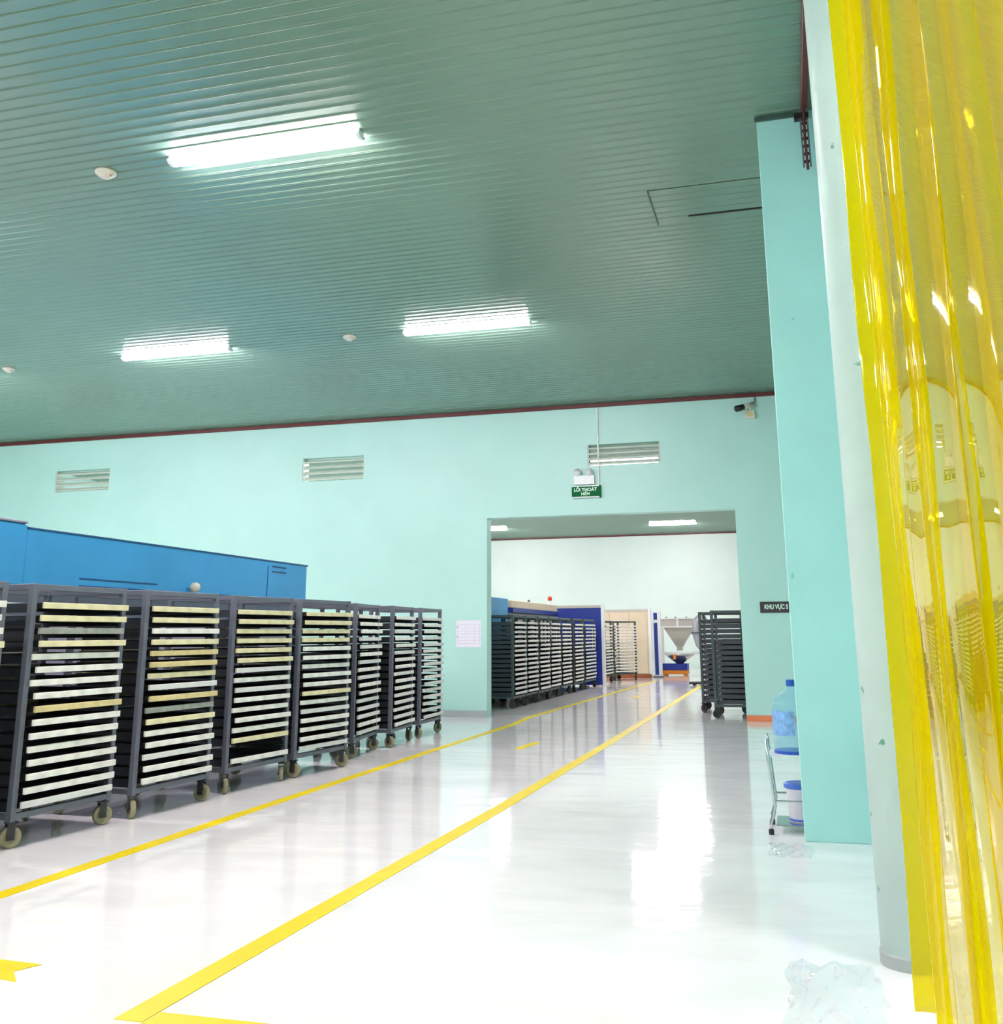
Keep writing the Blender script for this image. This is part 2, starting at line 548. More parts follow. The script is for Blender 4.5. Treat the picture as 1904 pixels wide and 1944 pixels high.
def lamp(x, y, label, z=H):
    t = tag(empty('ceiling_lamp', (x, y, z - 0.004)), label, 'lamp', 'fluorescent ceiling lamps')
    inst('housing', hsg_me, t)
    inst('diffuser', dif_me, t)
    inst('end_cap', cap_me, t, (-LEN / 2 + 0.014, 0, 0))
    inst('end_cap', cap_me, t, (LEN / 2 - 0.014, 0, 0))
    return t
lamp(-3.79, 6.425, 'largest glowing tube lamp, nearest on the green ceiling')
lamp(-7.86, 11.35, 'glowing tube lamp at the left of the two farther ceiling lamps')
lamp(-3.71, 11.35, 'glowing tube lamp on the ceiling above the doorway wall, right of the smoke detector')
lamp(-3.87, 35.25, 'far glowing tube lamp seen through the right of the doorway top')
lamp(-10.66, 35.0, 'far glowing tube lamp cut off by the left side of the doorway')
for (x, y) in ((-7.86, 6.425), (-11.95, 6.425), (-11.95, 11.35), (-3.79, 1.5), (-7.86, 1.5), (-11.95, 1.5), (-3.79, -2.2), (-15.2, 8.6)):  # ceiling grid; the last one is unseen fill added to brighten the left side
    lamp(x, y, 'glowing tube lamp outside the picture, in the hall ceiling grid or added as fill')
for (x, y) in ((-7.9, 17.9), (-13.5, 24.5), (-3.5, 22.2), (-3.65, 28.05), (-7.7, 20.9), (-9.3, 24.5), (-9.6, 28.05), (-13.5, 20.9), (-13.5, 28.05)):  # lane lamps match floor reflections; the others are added to brighten the far hall
    lamp(x, y, 'hidden far hall tube lamp above the doorway, mirrored in the floor or added as fill')
for y in (2.6, 6.6):  # out of view, put in so the bay behind the curtain is lit
    lamp(2.85, y, 'unseen glowing tube lamp added to light the side bay behind the yellow curtain')

# smoke detectors
bm = lathe(NB(), [(0.085, 0.0), (0.085, -0.018), (0.075, -0.03), (0.055, -0.034), (0.05, -0.05), (0.035, -0.058), (0.004, -0.06)], 28)
sm = obj('sm_src', bm, M['ivory'], None, True); sm_me = sm.data; bpy.data.objects.remove(sm)
bm = lathe(NB(), [(0.012, 0.0), (0.012, -0.006), (0.002, -0.008)], 10)
sl = obj('sl_src', bm, M['red']); sl_me = sl.data; bpy.data.objects.remove(sl)
for x, y, lb in ((-5.29, 6.48, 'round ivory smoke detector left of the nearest ceiling lamp'),
                 (-5.32, 11.38, 'small round smoke detector on the ceiling between the two farther lamps'),
                 (-10.67, 11.44, 'small round smoke detector on the ceiling at the left picture edge')):
    t = tag(empty('smoke_detector', (x, y, H)), lb, 'smoke detector', 'ceiling smoke detectors')
    inst('body', sm_me, t)
    inst('indicator', sl_me, t, (0.045, 0, -0.04))

# ------------------------------------------------------------------ floor markings
def strip(name, pts, wd, label, cat='floor line', z=0.0025):
    bm = NB()
    L = []; Rr = []
    for i, p in enumerate(pts):
        a = Vector(pts[max(0, i - 1)]); b = Vector(pts[min(len(pts) - 1, i + 1)])
        d = (b - a).normalized()
        nrm = Vector((-d.y, d.x))
        L.append(Vector(p) + nrm * wd / 2); Rr.append(Vector(p) - nrm * wd / 2)
    prism(bm, [tuple(v) for v in L] + [tuple(v) for v in Rr[::-1]], 0.0002, z)
    return tag(obj(name, bm, M['yellow_line']), label, cat)
strip('floor_line', [(-4.06, 1.0), (-4.06, 4.7), (-4.10, 7.4), (-4.12, 11.5), (-4.11, 15.0), (-4.20, 16.1), (-4.12, 19.0), (-4.0, 24.0), (-3.83, 29.2)], 0.105,
      'yellow floor line running along the row of racks into the far hall')
strip('floor_line', [(-2.325, 3.36), (-2.30, 5.35), (-2.27, 7.8), (-2.27, 12.0), (-2.30, 18.0), (-2.36, 26.2), (-2.36, 27.2)], 0.115,
      'wide yellow floor line through the middle of the walkway')
strip('floor_line', [(-2.26, 3.40), (-0.2, 3.38)], 0.11, 'yellow cross line turning right at the bottom of the picture')
strip('floor_dash', [(-3.19, 11.75), (-3.15, 12.55)], 0.10, 'short yellow dash between the two floor lines before the doorway', 'floor mark')
strip('floor_dash', [(-3.30, 21.4), (-3.28, 22.1)], 0.10, 'tiny yellow dash on the far hall floor', 'floor mark')
bm = NB()
prism(bm, [(-3.42, 3.66), (-3.00, 3.60), (-3.10, 3.70), (-3.05, 3.80), (-3.42, 3.82)], 0.0002, 0.0025)
tag(obj('floor_arrow', bm, M['yellow_line']), 'yellow arrow tail painted at the lower left picture edge', 'floor mark')

# ------------------------------------------------------------------ racks and trays
RW, RD, RH = 0.90, 0.74, 1.655
NL = 16
Z0, ZP = 0.265, 0.0835
def mesh_of(bm, material, name, smooth=False):
    o = obj(name, bm, material, None, smooth)
    me = o.data
    bpy.data.objects.remove(o)
    return me
def rack_meshes(material, wheel_mat):
    d = {}
    d['post'] = mesh_of(bbox(-0.022, 0.022, -0.022, 0.022, 0.16, RH, 0.003), material, 'post')
    d['rail_y'] = mesh_of(bbox(-0.018, 0.018, -RW / 2 + 0.04, RW / 2 - 0.04, -0.02, 0.02, 0.003), material, 'rail')
    d['rail_x'] = mesh_of(bbox(-RD / 2 + 0.04, RD / 2 - 0.04, -0.018, 0.018, -0.02, 0.02, 0.003), material, 'rail')
    bm = NB()
    box(bm, -RD / 2 + 0.02, RD / 2 - 0.02, -0.003, 0.003, -0.052, 0.006)
    box(bm, -RD / 2 + 0.02, RD / 2 - 0.02, 0.003, 0.035, -0.032, -0.028)
    d['runner'] = mesh_of(bm, M['runner'], 'runner')
    bm = NB()
    box(bm, -0.035, 0.035, -0.03, 0.03, 0.150, 0.160)
    box(bm, -0.028, 0.020, -0.026, -0.021, 0.05, 0.150)
    box(bm, -0.028, 0.020, 0.021, 0.026, 0.05, 0.150)
    tube(bm, [(0.0, -0.03, 0.062), (0.0, 0.03, 0.062)], 0.008, 8)
    d['fork'] = mesh_of(bm, M['fork'], 'caster')
    bm = lathe(NB(), [(0.016, -0.014), (0.042, -0.014), (0.046, -0.019), (0.062, -0.019), (0.067, -0.012), (0.067, 0.012), (0.062, 0.019), (0.046, 0.019), (0.042, 0.014), (0.016, 0.014)], 24, (0, 0, 0.067), 'Y')
    d['wheel'] = mesh_of(bm, wheel_mat, 'wheel', True)
    return d
RM = {'slate': rack_meshes(M['steel_dark'], M['wheel']), 'green': rack_meshes(M['steel_dark2'], M['wheel_dark'])}
bm = NB()
TW, TD = 0.755, 0.70
box(bm, -TD / 2, TD / 2, -TW / 2, TW / 2, -0.004, 0.0)
box(bm, -TD / 2, TD / 2, -TW / 2, -TW / 2 + 0.012, 0.0, 0.034)
box(bm, -TD / 2, TD / 2, TW / 2 - 0.012, TW / 2, 0.0, 0.034)
tray_me = mesh_of(bm, M['tray_dark'], 'tray')
bm = NB()
box(bm, -TD / 2 + 0.002, TD / 2 - 0.002, -TW / 2 + 0.014, TW / 2 - 0.014, 0.0005, 0.012)
fill_me = mesh_of(bm, M['tray_dark'], 'tray_floor')
rim_me = {}
for k in ('rim_cream', 'rim_white', 'rim_tan', 'rim_grey', 'rim_pale'):
    rim_me[k] = mesh_of(bbox(0.0, 0.022, -0.405, 0.405, -0.004, 0.036, 0.003), M[k], 'end_board')

def rack(p0, p1, label, short, style='slate', group=None, tones=None, skip=(), inward=0.0, jit=1.0, flip=False, runners=True, seed=0):
    """p0/p1: floor points under the two front posts, nearer first; trays are separate things."""
    rnd = random.Random(seed)
    dx, dy = p1[0] - p0[0], p1[1] - p0[1]
    th = math.atan2(-dx, dy)
    xd = Vector((math.cos(th), math.sin(th)))
    c = (Vector(p0) + Vector(p1)) / 2 - xd * (RD / 2 - 0.02)
    w = math.hypot(dx, dy) + 0.044
    ky = w / RW
    t = tag(empty('tray_rack', (c.x, c.y, 0), th), label, 'rack', group)
    ms = RM[style]
    hy = w / 2 - 0.022
    hx = RD / 2 - 0.022
    for sx in (1, -1):
        for sy in (-1, 1):
            inst('post', ms['post'], t, (sx * hx, sy * hy, 0))
            cst = inst('caster', ms['fork'], t, (sx * (hx - 0.01), sy * (hy - 0.02), 0), (0, 0, rnd.uniform(-1.2, 1.2)))
            inst('wheel', ms['wheel'], cst)
        for z in (0.19, RH - 0.022):
            o = inst('rail', ms['rail_y'], t, (sx * hx, 0, z))
            o.scale = (1, ky, 1)
    for sy in (-1, 1):
        for z in (0.19, RH - 0.022):
            inst('rail', ms['rail_x'], t, (0, sy * hy, z))
        if runners:
            for k in range(NL):
                inst('runner', ms['runner'], t, (0, sy * (hy - 0.02), Z0 + k * ZP), (0, 0, math.pi if sy > 0 else 0))
    for k in range(NL):
        lev = NL - 1 - k
        if k in skip:
            continue
        z = Z0 + lev * ZP - 0.022
        ins = 0.012 + rnd.uniform(0.0, 0.036) * jit + inward
        offy = rnd.uniform(-0.017, 0.017) * jit
        if tones:
            tone = tones(k, rnd)
        else:
            tone = 'rim_pale'
        tr = inst('tray', tray_me)
        tilt = rnd.uniform(-0.006, 0.006) * jit
        tr.matrix_world = t.matrix_basis @ Matrix.Translation((0.012 + ins, offy, z)) @ Matrix.Rotation(tilt, 4, 'Z') @ Matrix.Diagonal((1, ky, 1, 1))
        tag(tr, '%s tray from the top in %s' % (ORD[k], short), 'tray', 'trays in ' + short)
        inst('end_board', rim_me[tone], tr, (TD / 2, 0, 0))
        inst('end_board', rim_me[tone], tr, (-TD / 2 - 0.022, 0, 0)).scale = (1, 0.93, 1)
    return t

def tone_cream(k, r):
    if k < 6:
        return r.choice(['rim_cream', 'rim_cream', 'rim_cream', 'rim_white'])
    return r.choice(['rim_white', 'rim_white', 'rim_white', 'rim_cream', 'rim_pale'])
def tone_first(k, r):
    return {2: 'rim_grey', 8: 'rim_tan', 0: 'rim_cream', 1: 'rim_cream', 3: 'rim_cream'}.get(k, 'rim_white' if r.random() < .8 else 'rim_pale')
def tone_second(k, r):
    return {8: 'rim_tan', 9: 'rim_grey', 13: 'rim_pale', 4: 'rim_tan', 5: 'rim_tan'}.get(k, tone_cream(k, r))
def tone_white(k, r):
    return r.choice(['rim_white', 'rim_white', 'rim_pale'])
G = 'rolling tray racks lined up along the left of the hall'
rack((-4.90, 4.55), (-4.885, 5.40), 'slate grey tray rack cut off by the left picture edge', 'the rack cut by the left edge', group=G, tones=tone_cream, seed=1)
rack((-4.885, 5.67), (-4.84, 6.55), 'nearest whole slate grey rolling tray rack at the far left', 'the nearest whole rack', group=G, tones=tone_first, seed=2)
rack((-4.79, 6.77), (-4.725, 7.64), 'second whole slate grey rolling tray rack from the left', 'the second whole rack', group=G, tones=tone_second, seed=3)
rack((-4.755, 7.98), (-4.65, 8.83), 'third whole slate grey rolling tray rack from the left, missing one low tray', 'the third whole rack', group=G, tones=tone_cream, skip=(14,), seed=4)
rack((-4.64, 9.0), (-4.52, 9.86), 'fourth whole slate grey rolling tray rack, last in front of the blue oven', 'the fourth whole rack', group=G, tones=tone_cream, seed=5)
rack((-4.72, 10.50), (-4.82, 11.36), 'fifth whole tray rack, turned a little away from the lane', 'the fifth whole rack', group=G, tones=tone_white, seed=6)
rack((-4.72, 11.58), (-4.80, 12.45), 'sixth whole tray rack, second from the mint wall end of the row', 'the sixth whole rack', group=G, tones=tone_white, seed=7)
rack((-4.77, 12.68), (-4.80, 13.54), 'last tray rack of the hall row, nearest the paper notice', 'the rack nearest the notice', group=G, tones=tone_white, seed=8)
G2 = 'tray racks lined up in the far hall'
farr = [((-4.97, 18.0), (-4.97, 18.83), 'nearest far hall tray rack showing its dark side through the doorway', 'the nearest far-hall rack'),
        ((-4.97, 18.93), (-4.96, 19.70), 'second tray rack of the far hall row', 'the second far-hall rack'),
        ((-4.95, 19.82), (-4.95, 20.66), 'third tray rack of the far hall row', 'the third far-hall rack'),
        ((-4.95, 20.78), (-4.95, 21.66), 'fourth tray rack of the far hall row', 'the fourth far-hall rack'),
        ((-4.95, 21.84), (-4.95, 22.8), 'fifth tray rack of the far hall row', 'the fifth far-hall rack'),
        ((-4.93, 23.1), (-4.93, 24.05), 'sixth tray rack of the far hall row', 'the sixth far-hall rack'),
        ((-4.93, 24.3), (-4.92, 25.6), 'last tray rack before the open navy door', 'the rack before the navy door')]
for i, (a, b, l, s) in enumerate(farr):
    rack(a, b, l, s, 'green', G2, tones=lambda k, r: 'rim_white' if r.random() < .5 else 'rim_pale', jit=0.6, runners=(i < 2), seed=20 + i)
rack((-4.98, 27.3), (-4.95, 28.25), 'tray rack just past the navy door, left of the turned one', 'the rack just past the navy door', 'green', G2, tones=tone_white, runners=False, seed=40)
rack((-4.98, 28.8), (-4.46, 29.55), 'tray rack turned towards the camera before the beige door', 'the turned rack before the beige door', 'green', G2, tones=tone_white, runners=False, seed=41)
rack((-0.56, 16.53), (-0.56, 17.4), 'dark tray rack just inside the right side of the doorway', 'the rack inside the right doorway edge', 'green', 'dark racks by the right doorway edge', tones=tone_white, inward=0.05, jit=0.4, seed=50)
rack((-0.85, 17.65), (-0.85, 18.5), 'dark tray rack half hidden behind the one at the right doorway edge', 'the half-hidden right rack', 'green', 'dark racks by the right doorway edge', tones=tone_white, inward=0.04, jit=0.4, seed=51)

# ------------------------------------------------------------------ blue oven behind the racks
ov = tag(empty('tunnel_oven', (-7.4, 7.0, 0)), 'long bright blue oven standing behind the nearest tray racks', 'oven')
OX, OY = 7.4, -7.0
def OB(x0, x1, y0, y1, z0, z1, bev=0.008):
    return bbox(x0 + OX, x1 + OX, y0 + OY, y1 + OY, z0, z1, bev)
hood = obj('hood', OB(-8.4, -6.4, 7.28, 12.58, 1.735, 2.242, 0.012), M['oven_blue'], ov)
obj('raised_hood', OB(-8.4, -6.395, 3.0, 7.28, 1.74, 2.272, 0.012), M['oven_blue'], ov)
obj('hood_cover', OB(-8.42, -6.38, 3.0, 7.26, 2.272, 2.292, 0.004), M['lilac'], ov)
obj('lower_body', OB(-8.3, -6.55, 3.0, 12.5, 0.35, 1.735, 0.01), M['lilac'], ov)
for y in (3.5, 6.2, 8.9, 12.0):
    obj('leg', OB(-8.2, -6.65, y, y + 0.12, 0.0, 0.35), M['steel_dark'], ov)
for y in (4.3, 6.6, 8.3, 10.4):
    dd = obj('inspection_window', OB(-6.55, -6.52, y, y + 1.2, 0.9, 1.42, 0.006), M['black'], ov)
    obj('window_bar', OB(-6.52, -6.505, y + 0.05, y + 1.15, 1.44, 1.47, 0.003), M['white_frame'], dd)
for z in (0.62, 1.58):
    obj('pipe', tube(NB(), [(-6.50 + OX, 3.0 + OY, z), (-6.50 + OX, 12.4 + OY, z)], 0.02, 8), M['white_frame'], ov)
obj('panel_seam', OB(-6.403, -6.394, 8.0, 9.2, 1.83, 1.845, 0.002), M['oven_edge'], ov)
obj('panel_seam', OB(-6.403, -6.394, 8.0, 12.55, 1.765, 1.777, 0.002), M['oven_edge'], ov)
obj('panel_seam', OB(-6.403, -6.394, 11.5, 11.51, 1.77, 2.18, 0.002), M['oven_edge'], ov)
for z in (2.165, 2.10):
    obj('vent_slot', OB(-6.403, -6.392, 11.62, 11.98, z, z + 0.018, 0.002), M['oven_edge'], ov)
obj('top_edge', OB(-6.41, -6.39, 7.28, 12.6, 2.23, 2.248, 0.003), M['oven_edge'], ov)
kn = obj('knob', lathe(NB(), [(0.02, -6.40 + OX), (0.025, -6.37 + OX), (0.05, -6.36 + OX), (0.055, -6.32 + OX), (0.04, -6.29 + OX), (0.005, -6.285 + OX)], 20, (0, 9.8 + OY, 1.83), 'X'), M['ivory'], ov, True)

# ------------------------------------------------------------------ wall vents
def vent(x0, x1, z0, z1, label):
    t = tag(empty('wall_vent', ((x0 + x1) / 2, D, z0)), label, 'vent', 'louvred wall vents')
    w = x1 - x0
    h = z1 - z0
    n = 4
    for i in range(n):
        zc = (i + 0.5) * h / n
        bm = NB()
        prism(bm, [(0.02, zc - 0.022), (0.035, zc - 0.036), (0.13, zc + 0.024), (0.115, zc + 0.038)], -w / 2 + 0.004, w / 2 - 0.004, 'X')
        sl = obj('slat', bm, M['vent_slat'], t)
        obj('slat_front', bbox(-w / 2 + 0.004, w / 2 - 0.004, 0.008, 0.022, zc - 0.032, zc - 0.008, 0.003), M['vent_slat'], sl)
    for s in (-1, 1):
        obj('side_frame', bbox(s * (w / 2 - 0.012) - 0.010, s * (w / 2 - 0.012) + 0.010, 0.004, 0.14, 0.002, h - 0.002, 0.002), M['vent_slat'], t)
vent(*holes[1][:2], *holes[1][2:], 'louvred vent at the left end of the mint wall')
vent(*holes[2][:2], *holes[2][2:], 'louvred vent in the middle of the mint wall')
vent(*holes[3][:2], *holes[3][2:], 'louvred vent above the exit sign and the doorway')

# ------------------------------------------------------------------ exit sign, emergency light, camera, notices
RX = (math.pi / 2, 0, 0)
ex = tag(empty('exit_sign', (-3.165, D - 0.055, 3.51)), 'green exit sign with white lettering above the doorway', 'sign')
obj('panel', bbox(-0.235, 0.235, 0.0, 0.04, 0.0, 0.165, 0.004), M['sign_green'], ex)
obj('bottom_strip', bbox(-0.235, 0.235, -0.004, 0.04, -0.018, 0.0, 0.003), M['white_plastic'], ex)
obj('top_strip', bbox(-0.22, 0.235, -0.004, 0.04, 0.165, 0.183, 0.003), M['white_plastic'], ex)
obj('end_cap', bbox(0.228, 0.250, -0.006, 0.045, -0.02, 0.185, 0.003), M['sign_green'], ex)
text('lettering', 'LỐI THOÁT', 0.075, M['sign_text'], ex, (-0.005, -0.003, 0.112), RX, 0.98)
text('lettering', 'HIỂM', 0.062, M['sign_text'], ex, (-0.005, -0.003, 0.043), RX)
el = tag(empty('emergency_light', (-3.19, D - 0.06, 3.70)), 'white emergency light box with two lamp heads above the exit sign', 'emergency light')
obj('case', bbox(-0.175, 0.175, 0.0, 0.058, 0.012, 0.165, 0.008, 2), M['white_plastic'], el)
obj('front_panel', bbox(-0.12, 0.03, -0.004, 0.004, 0.035, 0.14, 0.003), M['lamp_white'], el)
for sx in (-0.105, 0.095):
    hd = obj('lamp_head', lathe(NB(), [(0.02, 0.075), (0.05, 0.06), (0.064, 0.02), (0.064, -0.005)], 24, (sx, -0.015, 0.215), 'Y'), M['white_plastic'], el, True)
    obj('reflector', lathe(NB(), [(0.058, -0.009), (0.054, -0.004), (0.02, 0.0)], 24, (sx, -0.015, 0.215), 'Y'), M['lamp_white'], hd, True)
    obj('neck', tube(NB(), [(sx, 0.02, 0.15), (sx, 0.02, 0.20)], 0.014, 8), M['white_plastic'], el)
cdt = tag(empty('cable_conduit', (-2.945, D - 0.018, 3.69)), 'thin white cable conduit from the ceiling trim to the exit sign', 'conduit')
obj('tube', tube(NB(), [(0, 0, 0.0), (0, 0, H - 0.08 - 3.69)], 0.013, 10), M['white_plastic'], cdt)
for z in (0.25, 0.75, 1.15):
    obj('clip', bbox(-0.02, 0.02, -0.016, 0.014, z, z + 0.015, 0.002), M['white_plastic'], cdt)

sc = tag(empty('security_camera', (-0.45, D, 4.66)), 'small black and ivory security camera high beside the pilaster', 'camera')
obj('junction_box', bbox(-0.075, 0.075, -0.07, 0.0, 0.0, 0.13, 0.008, 2), M['ivory'], sc)
obj('box_cover', lathe(NB(), [(0.04, -0.078), (0.042, -0.070), (0.042, -0.066)], 16, (0, 0, 0.065), 'Y'), M['rim_tan'], sc)
obj('bracket', tube(NB(), [(0.0, -0.06, 0.12), (0.01, -0.10, 0.16), (-0.02, -0.14, 0.18)], 0.016, 8), M['ivory'], sc)
bm = tube(NB(), [(0.07, -0.06, 0.225), (-0.16, -0.24, 0.135)], 0.042, 16)
bd = obj('camera_body', bm, M['ivory'], sc, True)
bm = tube(NB(), [(-0.10, -0.193, 0.158), (-0.205, -0.275, 0.117)], 0.05, 16)
obj('lens_hood', bm, M['black'], bd, True)
obj('cable', tube(NB(), [(0.06, -0.05, 0.23), (0.085, -0.03, 0.28), (0.09, -0.02, 0.36)], 0.009, 6), M['steel_dark'], sc)

nt_ = tag(empty('paper_notice', (-5.20, D, 1.10)), 'white paper notice with a faint printed table beside the doorway', 'notice')
sheet = obj('sheet', bbox(-0.215, 0.215, -0.004, -0.001, 0.0, 0.435, 0.0008), M['paper'], nt_)
for i, z in enumerate((0.06, 0.11, 0.16, 0.21, 0.26, 0.31, 0.36)):
    obj('printed_row', box(NB(), -0.19, 0.19, -0.0048, -0.004, z, z + 0.004), M['paper_ink'], sheet)
for x in (-0.19, -0.05, 0.10, 0.187):
    obj('printed_column', box(NB(), x, x + 0.004, -0.0048, -0.004, 0.06, 0.364), M['paper_ink'], sheet)
for z in (0.17, 0.33):
    obj('pin', lathe(NB(), [(0.008, -0.008), (0.008, -0.004)], 10, (-0.195, 0, z), 'Y'), M['black'], nt_)

sg = tag(empty('area_sign', (-0.17, D, 1.60)), 'dark name sign with white lettering half hidden by the pilaster', 'sign')
obj('plate', bbox(-0.31, 0.31, -0.02, 0.0, 0.0, 0.165, 0.004), M['sign_dark'], sg)
text('lettering', 'KHU VỰC S', 0.095, M['sign_text'], sg, (-0.245, -0.022, 0.085), RX, 0.72, 'LEFT')

# cable ladder with dark cables near the pilaster top
cl = tag(empty('cable_ladder', (XR, 6.84, 4.5)), 'dark cable ladder between the pilaster top and the gate post', 'cable ladder')
for x in (-0.055, -0.008):
    obj('side_rail', bbox(x - 0.006, x + 0.006, 0.02, 0.05, 0.05, 0.50, 0.002), M['steel_dark'], cl)
for k in range(7):
    obj('rung', bbox(-0.055, -0.008, 0.025, 0.04, 0.08 + k * 0.06, 0.10 + k * 0.06, 0.002), M['black'], cl)
obj('cable', tube(NB(), [(-0.03, 0.015, 0.02), (-0.035, 0.012, 0.25), (-0.03, 0.015, 0.50)], 0.010, 8), M['brown_trim'], cl)
obj('bracket', bbox(-0.10, 0.0, 0.01, 0.06, 0.42, 0.47, 0.004), M['black'], cl)

# ------------------------------------------------------------------ far hall equipment
# blue and cream machine behind the far racks
bo = tag(empty('far_blue_oven', (-6.6, 18.8, 0)), 'pale blue oven top showing above the nearest far racks', 'oven')
obj('hood', bbox(-0.8, 0.8, -1.8, 1.85, 0.9, 2.04, 0.01), M['oven_blue'], bo)
obj('base', bbox(-0.75, 0.75, -1.75, 1.8, 0.0, 0.9, 0.01), M['lilac'], bo)
wm = tag(empty('cream_machine', (-6.5, 23.0, 0)), 'cream machine casing with blue edge above the far tray racks', 'machine')
obj('casing', bbox(-0.7, 0.7, -2.1, 2.3, 1.86, 2.02, 0.01), M['beige'], wm)
obj('blue_band', bbox(-0.72, 0.74, -2.1, 2.3, 1.76, 1.86, 0.006), M['navy'], wm)
obj('lower_casing', bbox(-0.68, 0.68, -2.1, 2.3, 0.0, 1.76, 0.01), M['greypaint'], wm)
obj('top_fitting', tube(NB(), [(0.6, -0.2, 2.0), (0.6, -0.2, 2.08)], 0.03, 8), M['steel_dark'], wm)
sb = tag(empty('signal_beacon', (-5.85, 24.7, 2.024)), 'small red signal beacon on a white stem above the far racks', 'beacon')
obj('stem', tube(NB(), [(0, 0, -0.0), (0, 0, 0.10)], 0.035, 10), M['white_plastic'], sb)
obj('lens', lathe(NB(), [(0.05, 0.10), (0.055, 0.12), (0.055, 0.18), (0.03, 0.20)], 16), M['red'], sb, True)

def door(name, x0, x1, y, h, face, label, handle=True):
    t = tag(empty(name, ((x0 + x1) / 2, y, 0)), label, 'door')
    w = x1 - x0
    obj('leaf', bbox(-w / 2 + 0.05, w / 2 - 0.05, -0.04, 0.04, 0.03, h - 0.07, 0.004), face, t)
    obj('frame_top', bbox(-w / 2, w / 2, -0.05, 0.05, h - 0.07, h, 0.004), M['greypaint'], t)
    obj('frame_edge', bbox(w / 2 - 0.06, w / 2 + 0.02, -0.06, 0.05, 0.0, h + 0.03, 0.004), M['white_frame'], t)
    obj('frame_edge', bbox(-w / 2 - 0.02, -w / 2 + 0.05, -0.05, 0.05, 0.0, h, 0.004), M['white_frame'], t)
    if handle:
        hd = obj('handle_plate', bbox(w / 2 - 0.30, w / 2 - 0.22, -0.06, -0.04, 0.95, 1.45, 0.003), M['white_frame'], t)
        obj('handle', tube(NB(), [(w / 2 - 0.26, -0.06, 1.0), (w / 2 - 0.26, -0.12, 1.05), (w / 2 - 0.26, -0.12, 1.3), (w / 2 - 0.26, -0.06, 1.35)], 0.015, 8), M['chrome'], hd)
    return t
d1 = door('chamber_door', -6.3, -4.73, 26.0, 2.03, M['navy'], 'open navy blue chamber door with pale frame behind the far racks')
d2 = door('chamber_door', -6.1, -4.20, 31.0, 2.03, M['beige'], 'open beige chamber door with a white edge in the far hall', False)
obj('sill', bbox(-0.95, 0.95, -0.09, -0.05, 0.0, 0.11, 0.004), M['rust'], d2)
for k, (a, b) in enumerate(((-0.9, -0.3), (-0.3, 0.3), (0.3, 0.85))):
    obj('panel', bbox(a + 0.01, b - 0.01, -0.055, -0.04, 0.12, 1.93, 0.004), M['beige'], d2)
d3 = tag(empty('folding_door', (-4.06, 31.4, 0)), 'narrow white and navy door standing beside the beige door', 'door')
obj('frame', bbox(-0.14, 0.12, -0.05, 0.05, 0.0, 1.98, 0.004), M['white_frame'], d3)
obj('blue_panel', bbox(-0.09, 0.02, -0.065, -0.05, 0.08, 1.62, 0.003), M['navy'], d3)
obj('blue_panel', bbox(-0.09, 0.02, -0.065, -0.05, 1.72, 1.92, 0.003), M['navy'], d3)
obj('foot', bbox(-0.16, 0.14, -0.08, 0.08, 0.0, 0.04, 0.003), M['steel_dark'], d3)

# hopper machine at the end of the lane
hp = tag(empty('hopper_machine', (-3.55, 33.2, 0)), 'grey hopper machine with two funnels at the end of the lane', 'machine')
def frustum(w0, d0, z0, w1, d1_, z1, cx_=0.0):
    bm = NB()
    a = [bm.verts.new((cx_ + sx * w0, sy * d0, z0)) for sx, sy in ((-1, -1), (1, -1), (1, 1), (-1, 1))]
    b = [bm.verts.new((cx_ + sx * w1, sy * d1_, z1)) for sx, sy in ((-1, -1), (1, -1), (1, 1), (-1, 1))]
    bm.faces.new(a[::-1]); bm.faces.new(b)
    for i in range(4):
        bm.faces.new((a[i], a[(i + 1) % 4], b[(i + 1) % 4], b[i]))
    return bm
obj('upper_funnel', frustum(0.10, 0.10, 0.88, 0.46, 0.42, 1.50, -0.03), M['greypaint'], hp)
obj('outlet', tube(NB(), [(-0.03, 0, 0.76), (-0.03, 0, 0.90)], 0.10, 16), M['stainless'], hp)
obj('bin', bbox(-0.60, 0.70, -0.44, 0.44, 1.52, 1.76, 0.006), M['greypaint'], hp)
for z in (1.48, 1.74):
    obj('frame_rail', bbox(-0.64, 0.74, -0.49, -0.44, z, z + 0.05, 0.004), M['white_frame'], hp)
obj('frame_rail', bbox(-0.06, 0.02, -0.49, -0.44, 1.52, 1.76, 0.004), M['white_frame'], hp)
obj('frame_rail', bbox(-0.64, 0.76, -0.49, -0.44, 0.655, 0.73, 0.004), M['white_frame'], hp)
for x in (-0.62, 0.70):
    for y in (-0.465, 0.44):
        obj('leg', bbox(x - 0.03, x + 0.03, y - 0.025, y + 0.025, 0.0, 1.5, 0.004), M['white_frame'], hp)
obj('lower_funnel', lathe(NB(), [(0.10, 0.36), (0.16, 0.40), (0.30, 0.50), (0.44, 0.60), (0.50, 0.66)], 32, (-0.05, 0, 0)), M['stainless'], hp, True)
obj('funnel_stripe', prism(NB(), [(-0.20, 0.50), (-0.12, 0.50), (-0.10, 0.645), (-0.20, 0.645)], -0.50, -0.40, 'Y'), M['orange'], hp)
for x in (-0.4, -0.1, 0.25):
    obj('top_stud', tube(NB(), [(x, -0.3, 1.76), (x, -0.3, 1.82)], 0.025, 8), M['steel_dark'], hp)
cr = tag(empty('blue_crate', (-3.72, 33.0, 0.165)), 'royal blue crate under the lower funnel of the hopper machine', 'crate')
obj('crate_body', bbox(-0.40, 0.40, -0.30, 0.30, 0.0, 0.19, 0.01), M['royal'], cr)
obj('crate_rim', bbox(-0.41, 0.41, -0.31, 0.31, 0.175, 0.20, 0.005), M['royal'], cr)
